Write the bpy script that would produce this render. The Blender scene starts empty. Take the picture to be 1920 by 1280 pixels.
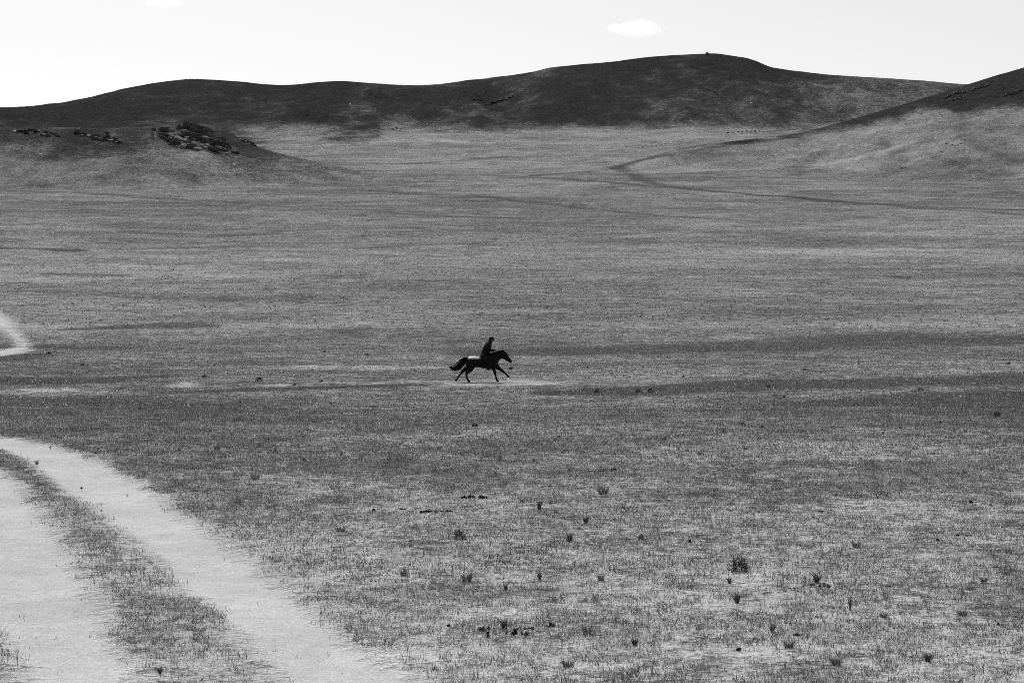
import bpy, bmesh, math, random
import numpy as np
from mathutils import Vector, Matrix

random.seed(7)
RNG = np.random.default_rng(11)
sc = bpy.context.scene
COL = sc.collection

F = 2667.0          # focal length in photo pixels (50 mm on 36 mm, 1920 px wide)
CX, HY = 960.0, 600.0   # principal column, horizon row of the level camera
ZC = 2.95           # eye height above the plain where the horse runs

# ------------------------------------------------------------------ noise
def _hash(ix, iy, s):
    h = (ix.astype(np.int64) * 374761393 + iy.astype(np.int64) * 668265263 + s * 1442695041) & 0xFFFFFFFF
    h = ((h ^ (h >> 13)) * 1274126177) & 0xFFFFFFFF
    h = ((h ^ (h >> 16)) * 2246822519) & 0xFFFFFFFF
    return ((h ^ (h >> 15)) & 0xFFFFFF) / float(0xFFFFFF)

def vnoise(x, y, s=0):
    x = np.asarray(x, float); y = np.asarray(y, float)
    ix = np.floor(x); iy = np.floor(y)
    fx = x - ix; fy = y - iy
    fx = fx * fx * fx * (fx * (fx * 6 - 15) + 10); fy = fy * fy * fy * (fy * (fy * 6 - 15) + 10)
    a = _hash(ix, iy, s); b = _hash(ix + 1, iy, s); c = _hash(ix, iy + 1, s); d = _hash(ix + 1, iy + 1, s)
    return (a * (1 - fx) + b * fx) * (1 - fy) + (c * (1 - fx) + d * fx) * fy

def fbm(x, y, octv=4, s=0, gain=0.5):
    t = 0; a = 1; n = 0
    for k in range(octv):
        ca, sa = math.cos(0.6 * k), math.sin(0.6 * k)
        xx = (x * ca - y * sa) * 2 ** k + 13.7 * k; yy = (x * sa + y * ca) * 2 ** k - 7.3 * k
        t = t + a * (vnoise(xx, yy, s + k) * 2 - 1); n += a; a *= gain
    return t / n

def sstep(a, b, x):
    t = np.clip((x - a) / (b - a), 0, 1)
    return t * t * (3 - 2 * t)

def smax(a, b, k):
    h = np.clip(0.5 + 0.5 * (a - b) / k, 0, 1)
    return b + (a - b) * h + k * h * (1 - h)

def pchip(xs, ys, x):
    xs = np.array(xs, float); ys = np.array(ys, float)
    h = np.diff(xs); d = np.diff(ys) / h
    m = np.zeros_like(xs); m[0] = d[0]; m[-1] = d[-1]
    for i in range(1, len(xs) - 1):
        m[i] = 0 if d[i - 1] * d[i] <= 0 else 3 * (h[i] + h[i-1]) / ((2*h[i] + h[i-1]) / d[i-1] + (h[i] + 2*h[i-1]) / d[i])
    i = np.clip(np.searchsorted(xs, x) - 1, 0, len(xs) - 2)
    t = (x - xs[i]) / h[i]
    t = np.where(x < xs[0], (x - xs[0]) / h[0], t)
    tt = np.clip(t, 0, 1)
    v = ((2*tt**3 - 3*tt**2 + 1) * ys[i] + (tt**3 - 2*tt**2 + tt) * h[i] * m[i]
         + (-2*tt**3 + 3*tt**2) * ys[i+1] + (tt**3 - tt**2) * h[i] * m[i+1])
    v = np.where(x < xs[0], ys[0] + (x - xs[0]) * m[0], v)
    v = np.where(x > xs[-1], ys[-1] + (x - xs[-1]) * m[-1], v)
    return v

# ------------------------------------------------------------------ terrain
BASE_Y = [0, 40, 56, 68, 95, 130, 250, 400, 600, 800, 1000, 1250, 1500]
_by    = [None, None, None, 715, None, 600, 500, 425, 362, 328, 297, 246, 222]
BASE_Z = []
for Yv, yv in zip(BASE_Y, _by):
    BASE_Z.append({0: 0.0, 40: 0.0, 56: -0.26, 68: 0.0, 95: 0.80}.get(Yv) if yv is None or Yv <= 68 else ZC + Yv * (HY - yv) / F)

def ridge(pts):                     # (column, row, distance) of a crest -> world X, Y, Z
    X = [(x - CX) / F * Y for x, y, Y in pts]
    return np.array(X), np.array([p[2] for p in pts], float), np.array([ZC + (HY - y) / F * Y for x, y, Y in pts])

R_FAR = ridge([(-700,232,1500),(-300,214,1520),(0,205,1540),(60,203,1545),(120,196,1550),(200,180,1555),(300,156,1560),(370,150,1560),
    (440,154,1560),(530,161,1560),(640,154,1550),(700,158,1550),(780,162,1555),(880,152,1560),(1000,136,1565),(1030,129,1565),(1150,117,1560),
    (1220,108,1560),(1330,102,1560),(1390,109,1560),(1450,129,1570),(1600,145,1590),(1700,151,1600),(1810,160,1610),(2000,175,1620),(2600,210,1650)])
R_LEFT = ridge([(-900,285,700),(-300,252,735),(0,244,745),(100,239,750),(200,241,750),(280,238,750),(350,231,755),(420,243,752),(450,260,750),(500,281,745),
    (560,296,740),(620,309,735),(700,328,730),(800,350,720),(1000,420,700)])
R_RIGHT = ridge([(900,420,860),(1050,346,880),(1150,318,890),(1200,301,900),(1280,279,905),(1400,262,915),(1500,249,920),(1600,223,930),(1700,194,940),(1810,160,950),
    (1920,127,955),(2120,74,960),(2500,20,960),(3000,0,960)])

def crest(R, X):
    return pchip(R[0], R[1], X), pchip(R[0], R[2], X)

def layers(X, Y):
    n1 = fbm(X / 90, Y / 90, 4, 3)
    n2 = fbm(X / 22, Y / 22, 3, 9)
    far = sstep(70, 400, Y)
    base = pchip(BASE_Y, BASE_Z, np.minimum(Y, 1500))
    base = base - np.maximum(Y - 1500, 0) * 0.05
    worn = 1 - 0.85 * np.exp(-((X + 2.0) / 9) ** 2 - ((Y - 67) / 4) ** 2)      # trodden level by hooves
    base = base + n1 * (0.05 + 1.6 * far) + worn * (n2 * (0.035 + 0.35 * far) + fbm(X / 4.5, Y / 4.5, 3, 21) * 0.035)
    # far ridge
    Yr, Zr = crest(R_FAR, X)
    d = Y - Yr
    zb = 176.0
    slope = np.maximum((Zr - zb) / 265.0, 0.16)
    gul = fbm(X / 70 + 0.35 * Y / 70, Y / 160, 4, 31)
    dd = np.sqrt(d * d + 18 ** 2) - 18
    drop = slope * dd * np.where(d > 0, 0.8, 1.0)
    zf = Zr - drop + (1 - 2.4 * np.abs(gul)) * np.minimum(drop * 0.17, 7) + gul * np.minimum(drop * 0.2, 7) + fbm(X / 16, Y / 16, 3, 36) * np.minimum(0.3 + drop * 0.05, 1.6)
    # left spur
    Yr, Zr = crest(R_LEFT, X)
    d = Y - Yr
    dd = np.sqrt(d * d + 10 ** 2) - 10
    drop = dd * np.where(d > 0, 0.30, 0.40)
    zl = Zr - drop + fbm(X / 40, Y / 60, 4, 41) * np.minimum(drop * 0.2, 4) + fbm(X / 9, Y / 9, 2, 44) * np.minimum(0.15 + drop * 0.03, 0.5)
    # right hill
    Yr, Zr = crest(R_RIGHT, X)
    d = Y - Yr
    dd = np.sqrt(d * d + 14 ** 2) - 14
    drop = dd * np.where(d > 0, 0.42, 0.33)
    zr = Zr - drop + fbm(X / 50 - 0.5 * Y / 50, Y / 110, 4, 51) * np.minimum(drop * 0.18, 5.5) + fbm(X / 11, Y / 11, 2, 54) * np.minimum(0.2 + drop * 0.03, 0.6)
    return base, zf, zl, zr

def height(X, Y):
    base, zf, zl, zr = layers(X, Y)
    return smax(smax(smax(base, zf, 7.0), zl, 4.0), zr, 7.0)

def hit(x, y, ymax=2200, ymin=5.0):     # where the sight line through a photo point meets the ground
    Ys = np.geomspace(ymin, ymax, 2600)
    X = (x - CX) / F * Ys
    zr = ZC + (HY - y) / F * Ys
    g = height(X, Ys)
    k = np.argmax(g >= zr)
    if g[k] < zr[k]: k = len(Ys) - 1
    return float(X[k]), float(Ys[k]), float(g[k])

# ------------------------------------------------------------------ tracks (world polygons)
def gpoly(pts): return np.array([hit(x, y)[:2] for x, y in pts])

def extrap(P, n0=6.0, n1=6.0):
    a = P[0] + (P[0] - P[1]) / np.linalg.norm(P[0] - P[1]) * n0
    b = P[-1] + (P[-1] - P[-2]) / np.linalg.norm(P[-1] - P[-2]) * n1
    return np.vstack([a, P, b])

E_OUT = extrap(gpoly([(0,817),(60,825),(110,836),(200,866),(270,905),(350,965),(430,1022),(520,1080),(600,1140),(690,1210),(800,1280)]), 25, 6)
E_MR  = extrap(gpoly([(0,843),(40,858),(85,892),(122,925),(165,948),(202,980),(255,1017),(285,1047),(319,1092),(360,1122),(405,1164),(450,1201),(487,1242),(517,1280)]), 22, 6)
E_ML  = extrap(gpoly([(0,876),(50,914),(86,965),(124,1010),(157,1070),(195,1137),(225,1194),(255,1242),(277,1280)]), 18, 6)
E_LL  = extrap(gpoly([(-190,905),(-130,1000),(-70,1100),(-10,1190),(45,1280)]), 14, 6)
E_B1 = gpoly([(-160,560),(-40,568),(0,583),(22,603),(40,628),(50,640),(62,647),(58,658),(40,663),(0,668),(-120,672)])
E_B2 = gpoly([(-120,660),(0,656),(24,651),(32,645),(20,632),(8,622),(0,615),(-50,590),(-160,575)])
POLYS = [np.vstack([E_OUT, E_MR[::-1]]), np.vstack([E_ML, E_LL[::-1]])]
POLY_FAR = np.vstack([E_B1, E_B2])

def sdist(P, X, Y):                     # signed distance to a polygon, negative inside
    d = np.full(X.shape, 1e9); ins = np.zeros(X.shape, bool)
    n = len(P)
    for i in range(n):
        ax, ay = P[i]; bx, by = P[(i + 1) % n]
        ex, ey = bx - ax, by - ay
        t = np.clip(((X - ax) * ex + (Y - ay) * ey) / (ex * ex + ey * ey + 1e-12), 0, 1)
        d = np.minimum(d, np.hypot(X - ax - t * ex, Y - ay - t * ey))
        if ay != by:
            c = ((ay > Y) != (by > Y)) & (X < ex * (Y - ay) / (by - ay) + ax)
            ins ^= c
    return np.where(ins, -d, d)

def track_sd(X, Y):
    out = np.full(X.shape, 9.0)
    m = (Y < 75) & (X < 6)
    if m.any():
        x, y = X[m], Y[m]
        out[m] = np.minimum(sdist(POLYS[0], x, y), sdist(POLYS[1], x, y))
    m = (Y >= 75) & (Y < 190) & (X < -15)
    if m.any():
        out[m] = np.minimum(out[m], sdist(POLY_FAR, X[m], Y[m]) * 0.35)
    return np.clip(out, -9, 9)

# ------------------------------------------------------------------ vegetation cover of the ground
# strength > 0 dark growth, < 0 bare pale soil;  (column, row, half width in rows)
STREAKS = [
 (0.42, [(1030,738,3),(1180,733,6),(1400,722,6),(1650,716,7),(1960,711,9)]),
 (-0.13, [(1040,746,3),(1150,743,3),(1260,740,3)]),
 (0.46, [(1560,757,3),(1700,754,6),(1800,750,9),(1960,746,10)]),
 (0.30, [(1790,777,3),(1880,772,6),(1960,768,7)]),
 (-0.2, [(1760,784,2),(1860,781,3),(1960,779,3)]),
 (0.40, [(-60,711,8),(60,712,7),(180,712,5),(310,705,3)]),
 (0.18, [(-60,752,8),(150,752,9),(420,768,6)]),
 (0.32, [(325,736,2),(420,733,3),(620,727,3),(780,722,2)]),
 (-0.3, [(-40,735,5),(50,734,5),(110,731,3)]),
 (-0.42, [(330,727,2),(420,726,2),(520,722,2)]),
 (-0.24, [(330,690,3),(430,689,4),(600,690,4),(790,689,3)]),
 (-0.24, [(620,716,2),(700,717,3),(760,715,2)]),
 (0.22, [(140,617,2),(220,613,4),(300,609,5),(345,612,4)]),
 (0.22, [(60,650,3),(130,652,3),(210,652,4)]),
 (0.24, [(0,673,4),(30,672,5),(75,664,3)]),
 (0.2, [(900,664,4),(1200,657,8),(1500,647,10),(1960,634,14)]),
 (-0.12, [(1370,692,3),(1460,686,4),(1540,685,3)]),
 (0.26, [(-40,464,2),(60,466,3),(124,470,2)]),
 (0.10, [(-40,352,2),(180,364,2.5),(420,378,2.5),(700,395,3),(980,412,3)]),
 (0.10, [(700,358,2),(900,368,3),(1200,402,3),(1500,420,3)]),
 (0.15, [(915,329,1.5),(1060,335,2),(1200,348,2.5),(1400,363,2.5),(1600,381,2.5),(1960,407,3)]),
 (0.13, [(1155,312,2),(1190,330,3),(1230,346,4),(1300,356,3),(1420,366,2),(1700,386,2),(1960,396,2)]),
 (0.12, [(1000,330,2),(1100,322,2),(1180,306,2),(1240,293,2)]),
 (0.14, [(640,310,2),(800,306,4),(960,294,3)]),
 (-0.16, [(560,275,5),(700,268,9),(800,262,9),(900,268,5)]),
 (-0.16, [(1250,325,10),(1400,318,14),(1600,300,18),(1700,270,14)]),
 (0.10, [(0,545,3),(200,552,4),(420,560,3)]),
 (0.12, [(290,495,2),(380,492,3)]),
 (0.16, [(1160,317,2),(1200,301,2),(1290,284,2),(1400,269,2),(1500,257,3)]),
 (0.07, [(1545,282,8),(1505,305,10),(1490,330,10)]),
 (0.08, [(1640,262,3),(1680,285,4),(1700,302,3)]),
 (0.09, [(1800,238,5),(1815,262,5),(1850,287,6),(1910,302,5)]),
 (0.08, [(1730,290,3),(1790,310,4),(1860,330,4)]),
 (-0.30, [(800,710,4),(870,716,6),(980,716,6),(1080,708,3)]),
 (-0.24, [(845,717,4),(900,718,5),(985,718,4)]),
 (0.10, [(240,435,3),(500,440,3)]),
 (0.10, [(60,512,2),(190,516,3)]),
]
def ground_mx(x, y):
    X, Y, z = hit(x, y)
    return X, Y
_ST = []
for s, pts in STREAKS:
    W = []
    for x, y, w in pts:
        X, Y, _ = hit(x, y); _, Y2, _ = hit(x, y - w)
        W.append((X, Y, max(min(abs(Y2 - Y), (0.12 if Y < 300 else 0.006) * Y), 0.3)))
    _ST.append((s, W))

def streaks(X, Y):
    t = np.zeros(X.shape)
    wob = fbm(X / 9, Y / 9, 3, 77)
    for s, W in _ST:
        wmax = max(w for _, _, w in W) * 2.6
        x0 = min(p[0] for p in W) - wmax; x1 = max(p[0] for p in W) + wmax
        y0 = min(p[1] for p in W) - wmax; y1 = max(p[1] for p in W) + wmax
        m = (X > x0) & (X < x1) & (Y > y0) & (Y < y1)
        if not m.any(): continue
        x, y = X[m], Y[m]; best = np.zeros(x.shape)
        for (ax, ay, aw), (bx, by, bw) in zip(W[:-1], W[1:]):
            ex, ey = bx - ax, by - ay
            q = np.clip(((x - ax) * ex + (y - ay) * ey) / (ex * ex + ey * ey), 0, 1)
            d = np.hypot(x - ax - q * ex, y - ay - q * ey) / (aw + q * (bw - aw)) + wob[m] * 0.7
            best = np.maximum(best, 1 - sstep(0.35, 1.5, d))
        # fade toward the two ends
        br = 0.15 + 1.2 * sstep(0.25, 0.75, vnoise(x / 7 + s * 90, y / 5, 83))
        t[m] += (s * 1.3 if s > 0 else s * 0.85 * br) * best
    return t

COV_Y = [8, 12, 16, 22, 30, 40, 50, 60, 75, 100, 150, 220, 300, 420, 560, 700, 900, 1200, 1500]
COV_V = [.30,.32,.37,.46,.56,.63,.69,.72,.70,.65,.60,.56,.57,.62,.66,.65,.58,.57,.60]

def cover(X, Y):
    base, zf, zl, zr = layers(X, Y)
    c = pchip(COV_Y, COV_V, np.clip(Y, 8, 1500))
    mid = sstep(35, 120, Y)
    c = c + fbm(X / 3.2, Y / 3.2, 3, 61) * 0.17 * (1 - mid) + fbm(X / 14, Y / 9, 4, 64) * (0.10 + 0.05 * mid) + fbm(X / 70, Y / 38, 4, 67) * 0.14 * mid
    c = c + streaks(X, Y)
    # darker tone over the hills and spur crests
    s = np.zeros(X.shape)
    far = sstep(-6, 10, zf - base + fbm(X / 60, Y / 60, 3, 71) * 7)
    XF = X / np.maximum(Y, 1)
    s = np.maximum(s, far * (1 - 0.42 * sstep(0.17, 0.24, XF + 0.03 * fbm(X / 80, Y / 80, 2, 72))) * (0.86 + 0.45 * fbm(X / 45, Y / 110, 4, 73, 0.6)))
    Yr, Zr = crest(R_LEFT, X)
    onl = sstep(-2.5, 3, zl - base)
    s = np.maximum(s, onl * (1 - 0.85 * sstep(-150, -92, X)) * (0.70 - 0.62 * sstep(5, 30, Zr - zl + 9 * fbm(X / 35, Y / 35, 3, 74)) + 0.25 * fbm(X / 24, Y / 50, 3, 78)))
    s = np.maximum(s, sstep(735, 775, Y) * sstep(-0.165, -0.2, XF + 0.015 * fbm(X / 40, Y / 40, 2, 76)) * (0.82 + 0.3 * fbm(X / 40, Y / 90, 3, 80)))
    Yr, Zr = crest(R_RIGHT, X)
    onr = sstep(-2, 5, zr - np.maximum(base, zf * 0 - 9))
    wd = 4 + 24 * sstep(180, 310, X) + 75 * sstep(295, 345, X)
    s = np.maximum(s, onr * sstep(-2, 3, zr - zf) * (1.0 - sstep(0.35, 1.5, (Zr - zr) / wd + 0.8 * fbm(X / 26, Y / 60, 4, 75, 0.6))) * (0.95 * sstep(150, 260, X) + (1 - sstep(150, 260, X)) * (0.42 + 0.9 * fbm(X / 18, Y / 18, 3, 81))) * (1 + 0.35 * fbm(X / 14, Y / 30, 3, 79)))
    s = np.where(Y > 560, s, 0)
    return c, np.clip(s, 0, 1.1)

# ------------------------------------------------------------------ materials
def new_mat(name):
    m = bpy.data.materials.new(name); m.use_nodes = True
    nt = m.node_tree; nt.nodes.clear()
    out = nt.nodes.new('ShaderNodeOutputMaterial')
    return m, nt, out

class NB:
    def __init__(s, nt): s.nt = nt
    def n(s, t, **kw):
        nd = s.nt.nodes.new(t)
        for k, v in kw.items(): setattr(nd, k, v)
        return nd
    def link(s, a, b): s.nt.links.new(a, b)
    def math(s, op, a, b=None, c=None, clamp=False):
        nd = s.n('ShaderNodeMath', operation=op, use_clamp=clamp)
        for i, v in enumerate((a, b, c)):
            if v is None: continue
            if isinstance(v, (int, float)): nd.inputs[i].default_value = v
            else: s.link(v, nd.inputs[i])
        return nd.outputs[0]
    def noise(s, vec, scale, detail=3, rough=0.55, dist=0.0):
        nd = s.n('ShaderNodeTexNoise'); nd.inputs['Scale'].default_value = scale
        nd.inputs['Detail'].default_value = detail; nd.inputs['Roughness'].default_value = rough; nd.inputs['Distortion'].default_value = dist
        s.link(vec, nd.inputs['Vector']); return nd.outputs['Fac']
    def mapr(s, v, a, b, c=0.0, d=1.0, smooth=True):
        nd = s.n('ShaderNodeMapRange', interpolation_type='SMOOTHSTEP' if smooth else 'LINEAR')
        nd.inputs['From Min'].default_value = a; nd.inputs['From Max'].default_value = b
        nd.inputs['To Min'].default_value = c; nd.inputs['To Max'].default_value = d
        s.link(v, nd.inputs['Value']); return nd.outputs['Result']
    def mixf(s, f, a, b):
        nd = s.n('ShaderNodeMix', data_type='FLOAT')
        for i, v in zip((0, 2, 3), (f, a, b)):
            if isinstance(v, (int, float)): nd.inputs[i].default_value = v
            else: s.link(v, nd.inputs[i])
        return nd.outputs[0]
    def grey(s, v):
        nd = s.n('ShaderNodeCombineColor')
        for i in range(3): s.link(v, nd.inputs[i])
        return nd.outputs[0]

def ground_material():
    m, nt, out = new_mat('steppe_ground'); b = NB(nt)
    geo = b.n('ShaderNodeNewGeometry'); P = geo.outputs['Position']
    def attr(nm):
        a = b.n('ShaderNodeAttribute'); a.attribute_name = nm; return a.outputs['Fac']
    cov, hill_dark, sd = attr('cover'), attr('hill_dark'), attr('track')
    n_f = b.noise(P, 16.0, 5, 0.7)
    n_m = b.noise(P, 4.2, 4, 0.65, 0.4)
    n_c = b.noise(P, 1.0, 5, 0.62, 0.3)
    n_l = b.noise(P, 0.23, 5, 0.65)
    # growth mask
    k = b.math('MULTIPLY', b.math('SUBTRACT', n_f, 0.5), 2.1)
    k = b.math('MULTIPLY_ADD', b.math('SUBTRACT', n_m, 0.5), 1.5, k)
    k = b.math('MULTIPLY_ADD', b.math('SUBTRACT', n_c, 0.5), 0.85, k)
    k = b.math('MULTIPLY_ADD', b.math('SUBTRACT', n_l, 0.5), 0.5, k)
    # bare in the ruts, ragged edge
    e = b.math('MULTIPLY_ADD', b.math('SUBTRACT', n_m, 0.5), 0.6, sd)
    e = b.math('MULTIPLY_ADD', b.math('SUBTRACT', n_c, 0.5), 0.45, e)
    off = b.mapr(e, -0.22, 0.24, 1.0, 0.0)
    cv = b.math('SUBTRACT', cov, b.math('MULTIPLY', off, 0.66))
    g = b.mapr(b.math('ADD', k, cv), 0.14, 0.86)
    soil = b.mapr(b.math('ADD', b.noise(P, 30.0, 3, 0.7), b.math('MULTIPLY', n_m, 0.6)), 0.5, 1.1, 0.40, 0.60, False)
    grs = b.mapr(n_f, 0.3, 0.7, 0.055, 0.10, False)
    soil = b.math('MULTIPLY', soil, b.mapr(b.noise(P, 0.55, 6, 0.7), 0.3, 0.7, 0.84, 1.10, False))
    soil = b.math('MULTIPLY', soil, b.mapr(b.noise(P, 55.0, 2, 0.8), 0.25, 0.75, 0.72, 1.25, False))
    alb = b.mixf(g, soil, grs)
    # pebbles / flecks in the ruts
    v = b.n('ShaderNodeTexVoronoi'); v.inputs['Scale'].default_value = 7.0; b.link(P, v.inputs['Vector'])
    fl = b.mapr(v.outputs['Distance'], 0.05, 0.10, 1.0, 0.0)
    vc = b.n('ShaderNodeSeparateColor'); b.link(v.outputs['Color'], vc.inputs[0])
    fl = b.math('MULTIPLY', fl, b.mapr(vc.outputs[0], 0.62, 0.66))
    alb = b.mixf(b.math('MULTIPLY', fl, 0.7), alb, 0.07)
    # blotchy dark tone of the hills
    n_s = b.noise(P, 0.35, 6, 0.7)
    n_s2 = b.noise(P, 0.06, 5, 0.65)
    sk = b.math('MULTIPLY_ADD', b.math('SUBTRACT', n_s, 0.5), 1.4, hill_dark)
    sk = b.math('MULTIPLY_ADD', b.math('SUBTRACT', n_s2, 0.5), 1.1, sk)
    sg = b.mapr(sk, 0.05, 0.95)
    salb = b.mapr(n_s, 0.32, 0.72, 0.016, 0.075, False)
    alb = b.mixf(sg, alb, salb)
    # tussocky relief
    bh = b.math('MULTIPLY_ADD', n_m, 0.10, b.math('MULTIPLY', n_f, 0.035))
    bh = b.math('MULTIPLY_ADD', n_c, 0.22, bh)
    bh = b.math('MULTIPLY_ADD', n_s, b.math('MULTIPLY', sg, 3.0), bh)
    bh = b.mixf(off, bh, b.math('MULTIPLY_ADD', n_f, 0.012, b.math('MULTIPLY', n_c, 0.06)))
    bump = b.n('ShaderNodeBump'); bump.inputs['Strength'].default_value = 0.75; bump.inputs['Distance'].default_value = 1.0
    b.link(bh, bump.inputs['Height'])
    d = b.n('ShaderNodeBsdfDiffuse'); d.inputs['Roughness'].default_value = 0.6
    b.link(b.grey(alb), d.inputs['Color']); b.link(bump.outputs[0], d.inputs['Normal'])
    b.link(d.outputs[0], out.inputs['Surface'])
    return m

def plain_mat(name, lo, hi, scale=8.0, rough=0.7, spec=0.3, bump=0.0, coat=0.0):
    m, nt, out = new_mat(name); b = NB(nt)
    tc = b.n('ShaderNodeTexCoord'); P = tc.outputs['Object']
    n = b.noise(P, scale, 5, 0.65)
    p = b.n('ShaderNodeBsdfPrincipled'); p.inputs['Roughness'].default_value = rough
    p.inputs['Specular IOR Level'].default_value = spec
    p.inputs['Coat Weight'].default_value = coat
    b.link(b.grey(b.mapr(n, 0.3, 0.7, lo, hi, False)), p.inputs['Base Color'])
    if bump:
        bp = b.n('ShaderNodeBump'); bp.inputs['Strength'].default_value = 0.6; bp.inputs['Distance'].default_value = bump
        b.link(b.noise(P, scale * 2.5, 5, 0.7), bp.inputs['Height']); b.link(bp.outputs[0], p.inputs['Normal'])
    b.link(p.outputs[0], out.inputs['Surface'])
    return m

MG = ground_material()
def grass_mat():
    m, nt, out = new_mat('dry_grass'); b = NB(nt)
    a = b.n('ShaderNodeAttribute'); a.attribute_name = 'tone'
    v = b.grey(b.math('MAXIMUM', a.outputs['Fac'], 0.035))
    d = b.n('ShaderNodeBsdfDiffuse'); t = b.n('ShaderNodeBsdfTranslucent'); x = b.n('ShaderNodeMixShader'); x.inputs[0].default_value = 0.35
    b.link(v, d.inputs[0]); b.link(v, t.inputs[0]); b.link(d.outputs[0], x.inputs[1]); b.link(t.outputs[0], x.inputs[2])
    b.link(x.outputs[0], out.inputs['Surface'])
    return m
M_GRASS = grass_mat()
M_SOFT = plain_mat('coarse_grass', 0.09, 0.20, 14.0, 0.9, 0.05)
M_SHRUB = plain_mat('dark_shrub', 0.028, 0.060, 20.0, 0.85, 0.05)
M_DUNG = plain_mat('dried_dung', 0.008, 0.02, 30.0, 0.9, 0.1, 0.02)
M_ROCK_SHADED = plain_mat('rock_painted_shaded', 0.004, 0.09, 0.9, 0.95, 0.02, 0.5)  # rock with the shade of its fronts painted into the colour
M_ROCK_SUNLIT = plain_mat('rock_painted_sunlit', 0.05, 0.20, 1.2, 0.9, 0.05, 0.3)  # same rock, sunlit brightness of the flat tops painted into the colour
M_STONE = plain_mat('dark_stone', 0.015, 0.07, 2.0, 0.9, 0.15, 0.1)
M_PALE = plain_mat('pale_stone', 0.6, 0.8, 6.0, 0.8, 0.2, 0.01)
def coat_mat():
    m, nt, out = new_mat('horse_coat'); b = NB(nt)
    P = b.n('ShaderNodeTexCoord').outputs['Object']
    sp = b.n('ShaderNodeSeparateXYZ'); b.link(P, sp.inputs[0])
    n = b.noise(P, 7.0, 4, 0.6)
    e = b.math('MULTIPLY_ADD', b.math('SUBTRACT', n, 0.5), 0.16, sp.outputs[2])      # sun sheen on top of the croup, painted into the coat colour
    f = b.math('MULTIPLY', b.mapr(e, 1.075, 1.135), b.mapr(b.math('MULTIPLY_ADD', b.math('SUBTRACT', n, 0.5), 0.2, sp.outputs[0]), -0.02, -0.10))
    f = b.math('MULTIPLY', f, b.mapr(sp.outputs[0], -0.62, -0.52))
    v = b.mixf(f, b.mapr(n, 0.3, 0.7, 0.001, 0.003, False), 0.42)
    p = b.n('ShaderNodeBsdfPrincipled'); p.inputs['Roughness'].default_value = 0.42; p.inputs['Specular IOR Level'].default_value = 0.09
    b.link(b.grey(v), p.inputs['Base Color']); b.link(p.outputs[0], out.inputs['Surface'])
    return m
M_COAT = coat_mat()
M_HAIR = plain_mat('horse_hair', 0.001, 0.003, 25.0, 0.8, 0.03)
M_CLOTH = plain_mat('dark_wool', 0.002, 0.005, 30.0, 0.7, 0.1, 0.004)
M_TROU = plain_mat('dark_trousers', 0.003, 0.006, 30.0, 0.85, 0.1)
M_LEATH = plain_mat('black_leather', 0.002, 0.005, 18.0, 0.55, 0.1)
M_SKIN = plain_mat('tanned_skin', 0.03, 0.05, 20.0, 0.6, 0.3)
M_METAL = plain_mat('dull_iron', 0.10, 0.16, 20.0, 0.5, 0.5)

# ------------------------------------------------------------------ object helpers
def tag(o, label=None, cat=None, group=None, kind=None):
    if label: o['label'] = label
    if cat: o['category'] = cat
    if group: o['group'] = group
    if kind: o['kind'] = kind
    return o

def empty(name, loc, rz=0.0):
    o = bpy.data.objects.new(name, None); COL.objects.link(o)
    o.location = loc; o.rotation_euler = (0, 0, rz); o.empty_display_size = 0.3
    return o

def mesh_obj(name, verts, faces, mat, parent=None, smooth=True):
    me = bpy.data.meshes.new(name)
    me.from_pydata([tuple(v) for v in verts], [], faces); me.update()
    if smooth: me.polygons.foreach_set('use_smooth', [True] * len(me.polygons))
    me.materials.append(mat)
    o = bpy.data.objects.new(name, me); COL.objects.link(o)
    if parent: o.parent = parent
    return o

def np_mesh(name, V, Fq, mat, n=4, smooth=True):
    me = bpy.data.meshes.new(name)
    me.vertices.add(len(V)); me.vertices.foreach_set('co', V.astype(np.float32).ravel())
    me.loops.add(len(Fq) * n); me.loops.foreach_set('vertex_index', Fq.astype(np.int32).ravel())
    me.polygons.add(len(Fq)); me.polygons.foreach_set('loop_start', np.arange(0, len(Fq) * n, n, dtype=np.int32))
    me.update(calc_edges=True)
    if smooth: me.polygons.foreach_set('use_smooth', np.ones(len(Fq), bool))
    me.materials.append(mat)
    o = bpy.data.objects.new(name, me); COL.objects.link(o)
    return o

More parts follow.
